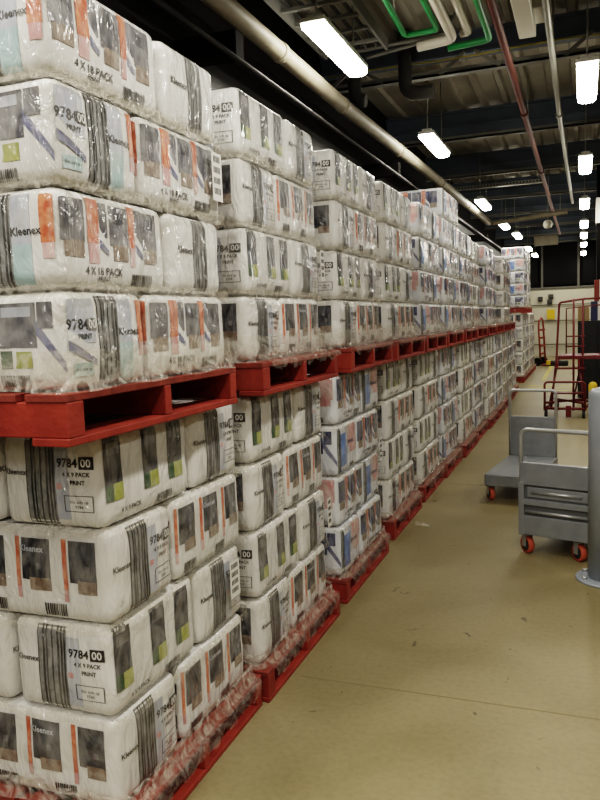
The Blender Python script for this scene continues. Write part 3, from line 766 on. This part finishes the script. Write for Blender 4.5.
# ------------------------------------------------------------------ things at the aisle's far end
t = thing('black_cabinet', 'tall black cabinet standing behind the red rolling ladder', 'cabinet', (.22, 15., 0))
bm = NB(); bx(bm, (-.30, 0, .05), (.40, .6, 1.48)); bx(bm, (-.27, .03, 0), (.37, .57, .05)); obj('carcass', bm, M['blackm'], t, .008)
bm = NB(); bx(bm, (-.28, -.02, .08), (.045, 0, 1.45)); obj('door', bm, M['blackm'], t, .004)
bm = NB(); bx(bm, (.055, -.02, .08), (.38, 0, 1.45)); obj('door', bm, M['blackm'], t, .004)
def carton(x, y, z, w, d, h, m, label, cat='carton'):
    t = thing('carton', label, cat, (x, y, z)); bm = NB(); bx(bm, (-w / 2, 0, 0), (w / 2, d, h)); obj('box_body', bm, M[m], t, .006)
    bm = NB(); bx(bm, (-w * .1, -.001, h * .0 + .002), (w * .1, d + .001, h + .0015)); obj('tape', bm, M['label'] if m != 'tan' else M['flange'], t)
carton(.02, 15.1, 1.48, .20, .3, .26, 'tan', 'tan carton standing on top of the black cabinet')
carton(.30, 15.1, 1.48, .30, .35, .36, 'bluecard', 'dark blue carton on top of the black cabinet')
carton(.32, 15.12, 1.84, .22, .3, .40, 'redcard', 'dull red carton on the dark blue carton')
t = thing('yellow_post', 'short yellow guard post between the bollard and the red ladder', 'guard post', (.135, 10.6, 0))
bm = NB(); lathe(bm, [(.055, 0), (.055, .68), (.04, .71), (.01, .72)], n=20); obj('post', bm, M['yellow'], t)
bm = NB(); lathe(bm, [(.10, 0), (.10, .012), (.06, .013)], n=20); obj('base_plate', bm, M['yellow'], t)
bm = NB(); bx(bm, (.27, 16.4, 0), (.75, 16.8, 3.42)); struct('column_1', bm, M['darkwall'])
bm = NB(); bx(bm, (.25, 16.36, 3.42), (.77, 16.84, 3.92)); struct('column_2', bm, M['whitecol'])
bm = NB(); bx(bm, (.27, 16.4, 3.92), (.75, 16.8, ZC)); struct('column_3', bm, M['darkwall'])
# red hand truck against the cream wall
t = thing('hand_truck', 'red upright hand truck parked past the end of the pallet row', 'hand truck', (-1.16, 24.6, 0), 1.25)
bm = NB(); tube(bm, [(-.2, 0, .12), (-.2, .06, 1.2)] + [(-.16, .06, 1.42), (0, .06, 1.5), (.16, .06, 1.42)] + [(.2, .06, 1.2), (.2, 0, .12)], .03, 8); obj('frame', bm, M['redcard'], t)
bm = NB()
for z in (.35, .6, .85, 1.1): bx(bm, (-.2, .0, z), (.2, .05, z + .06))
obj('cross_bars', bm, M['redcard'], t)
bm = NB(); bx(bm, (-.22, -.28, .02), (.22, .02, .05)); obj('toe_plate', bm, M['redcard'], t)
for x in (-.26, .26):
    bm = NB(); tube(bm, [(x - .025, .08, .13), (x + .025, .08, .13)], .13, 18); obj('wheel', bm, M['blackm'], t)
t = thing('floor_stop', 'low black and yellow wheel stop on the floor near the far wall', 'wheel stop', (-.72, 24.3, 0))
bm = NB(); bx(bm, (-.32, 0, 0), (.32, .25, .16)); obj('rubber_body', bm, M['blackm'], t, .03)
bm = NB(); bx(bm, (-.33, -.004, .03), (-.2, .254, .164)); obj('yellow_end', bm, M['yellow'], t, .01)
# fittings on the cream wall
for z, r in ((1.95, .02), (1.35, .02), (.45, .02)):
    bm = NB(); tube(bm, [(-1.9, Y1 - .06, z), (3.0, Y1 - .06, z)], r, 8)
    tag(obj('wall_rail', bm, M['conduit']), f"thin grey rail along the cream wall, {'highest' if z > 1.9 else 'middle' if z > 1 else 'lowest'} of three", 'wall rail', 'rails along the cream wall')
bm = NB(); bx(bm, (-1.26, Y1 - .09, 1.40), (-.98, Y1 - .07, 1.78)); tag(obj('yellow_sign', bm, M['yellow']), 'plain yellow sign on the cream far wall', 'sign')
for k, (x, z) in enumerate(((-1.12, 2.18), (-1.16, 1.98), (-1.5, 2.1))):
    bm = NB(); bx(bm, (x - .09, Y1 - .12, z), (x + .09, Y1, z + .17)); bx(bm, (x - .05, Y1 - .14, z + .03), (x + .05, Y1 - .12, z + .1))
    tag(obj('wall_box', bm, M['flange'], None, .006), ('small dark box high above the yellow sign', 'small dark box just above the yellow sign', 'small dark box on the wall near the last stack')[k], 'wall box', 'dark boxes on the cream wall')
# scrap of film on the floor beside the fourth pallet
bm = NB(); g = [[bm.verts.new((-1.25 + .13 * i / 5 + rnd.uniform(-.01, .01), 5.72 - .05 * i / 5 + .10 * (j / 4 - .5) * (1 - i / 8), .008 + (.03 * abs(math.sin(i * 1.9 + j * 1.3))))) for j in range(5)] for i in range(6)]
for i in range(5):
    for j in range(4): bm.faces.new((g[i][j], g[i + 1][j], g[i + 1][j + 1], g[i][j + 1])).smooth = True
tag(obj('film_scrap', bm, M['film']), 'crumpled scrap of clear film on the floor beside the fourth lower pallet', 'film scrap')

# ------------------------------------------------------------------ world, camera
w = bpy.data.worlds.new('hall'); bpy.context.scene.world = w; w.use_nodes = True
w.node_tree.nodes['Background'].inputs[0].default_value = (.85, .9, 1, 1); w.node_tree.nodes['Background'].inputs[1].default_value = .05
yaw, pitch, roll = .3663, .1054, .0373
f = Vector((-math.sin(yaw) * math.cos(pitch), math.cos(yaw) * math.cos(pitch), -math.sin(pitch)))
r = Vector((math.cos(yaw), math.sin(yaw), 0)); u = r.cross(f)
c, s = math.cos(roll), math.sin(roll)
r2 = r * c - u * s; u2 = r * s + u * c
cam = bpy.data.cameras.new('camera'); cam.sensor_fit = 'VERTICAL'; cam.sensor_height = 36; cam.lens = 740 / 800 * 36; cam.clip_start = .05
co = bpy.data.objects.new('camera', cam); C.objects.link(co)
m = Matrix((r2, u2, -f)).transposed().to_4x4(); m.translation = (0, 0, 1.6656); co.matrix_world = m
sc = bpy.context.scene; sc.camera = co
sc.view_settings.view_transform = 'Filmic'; sc.view_settings.look = 'High Contrast'; sc.view_settings.exposure = .65
sc.cycles.transparent_max_bounces = 12; sc.cycles.max_bounces = 7; sc.cycles.sample_clamp_indirect = 8
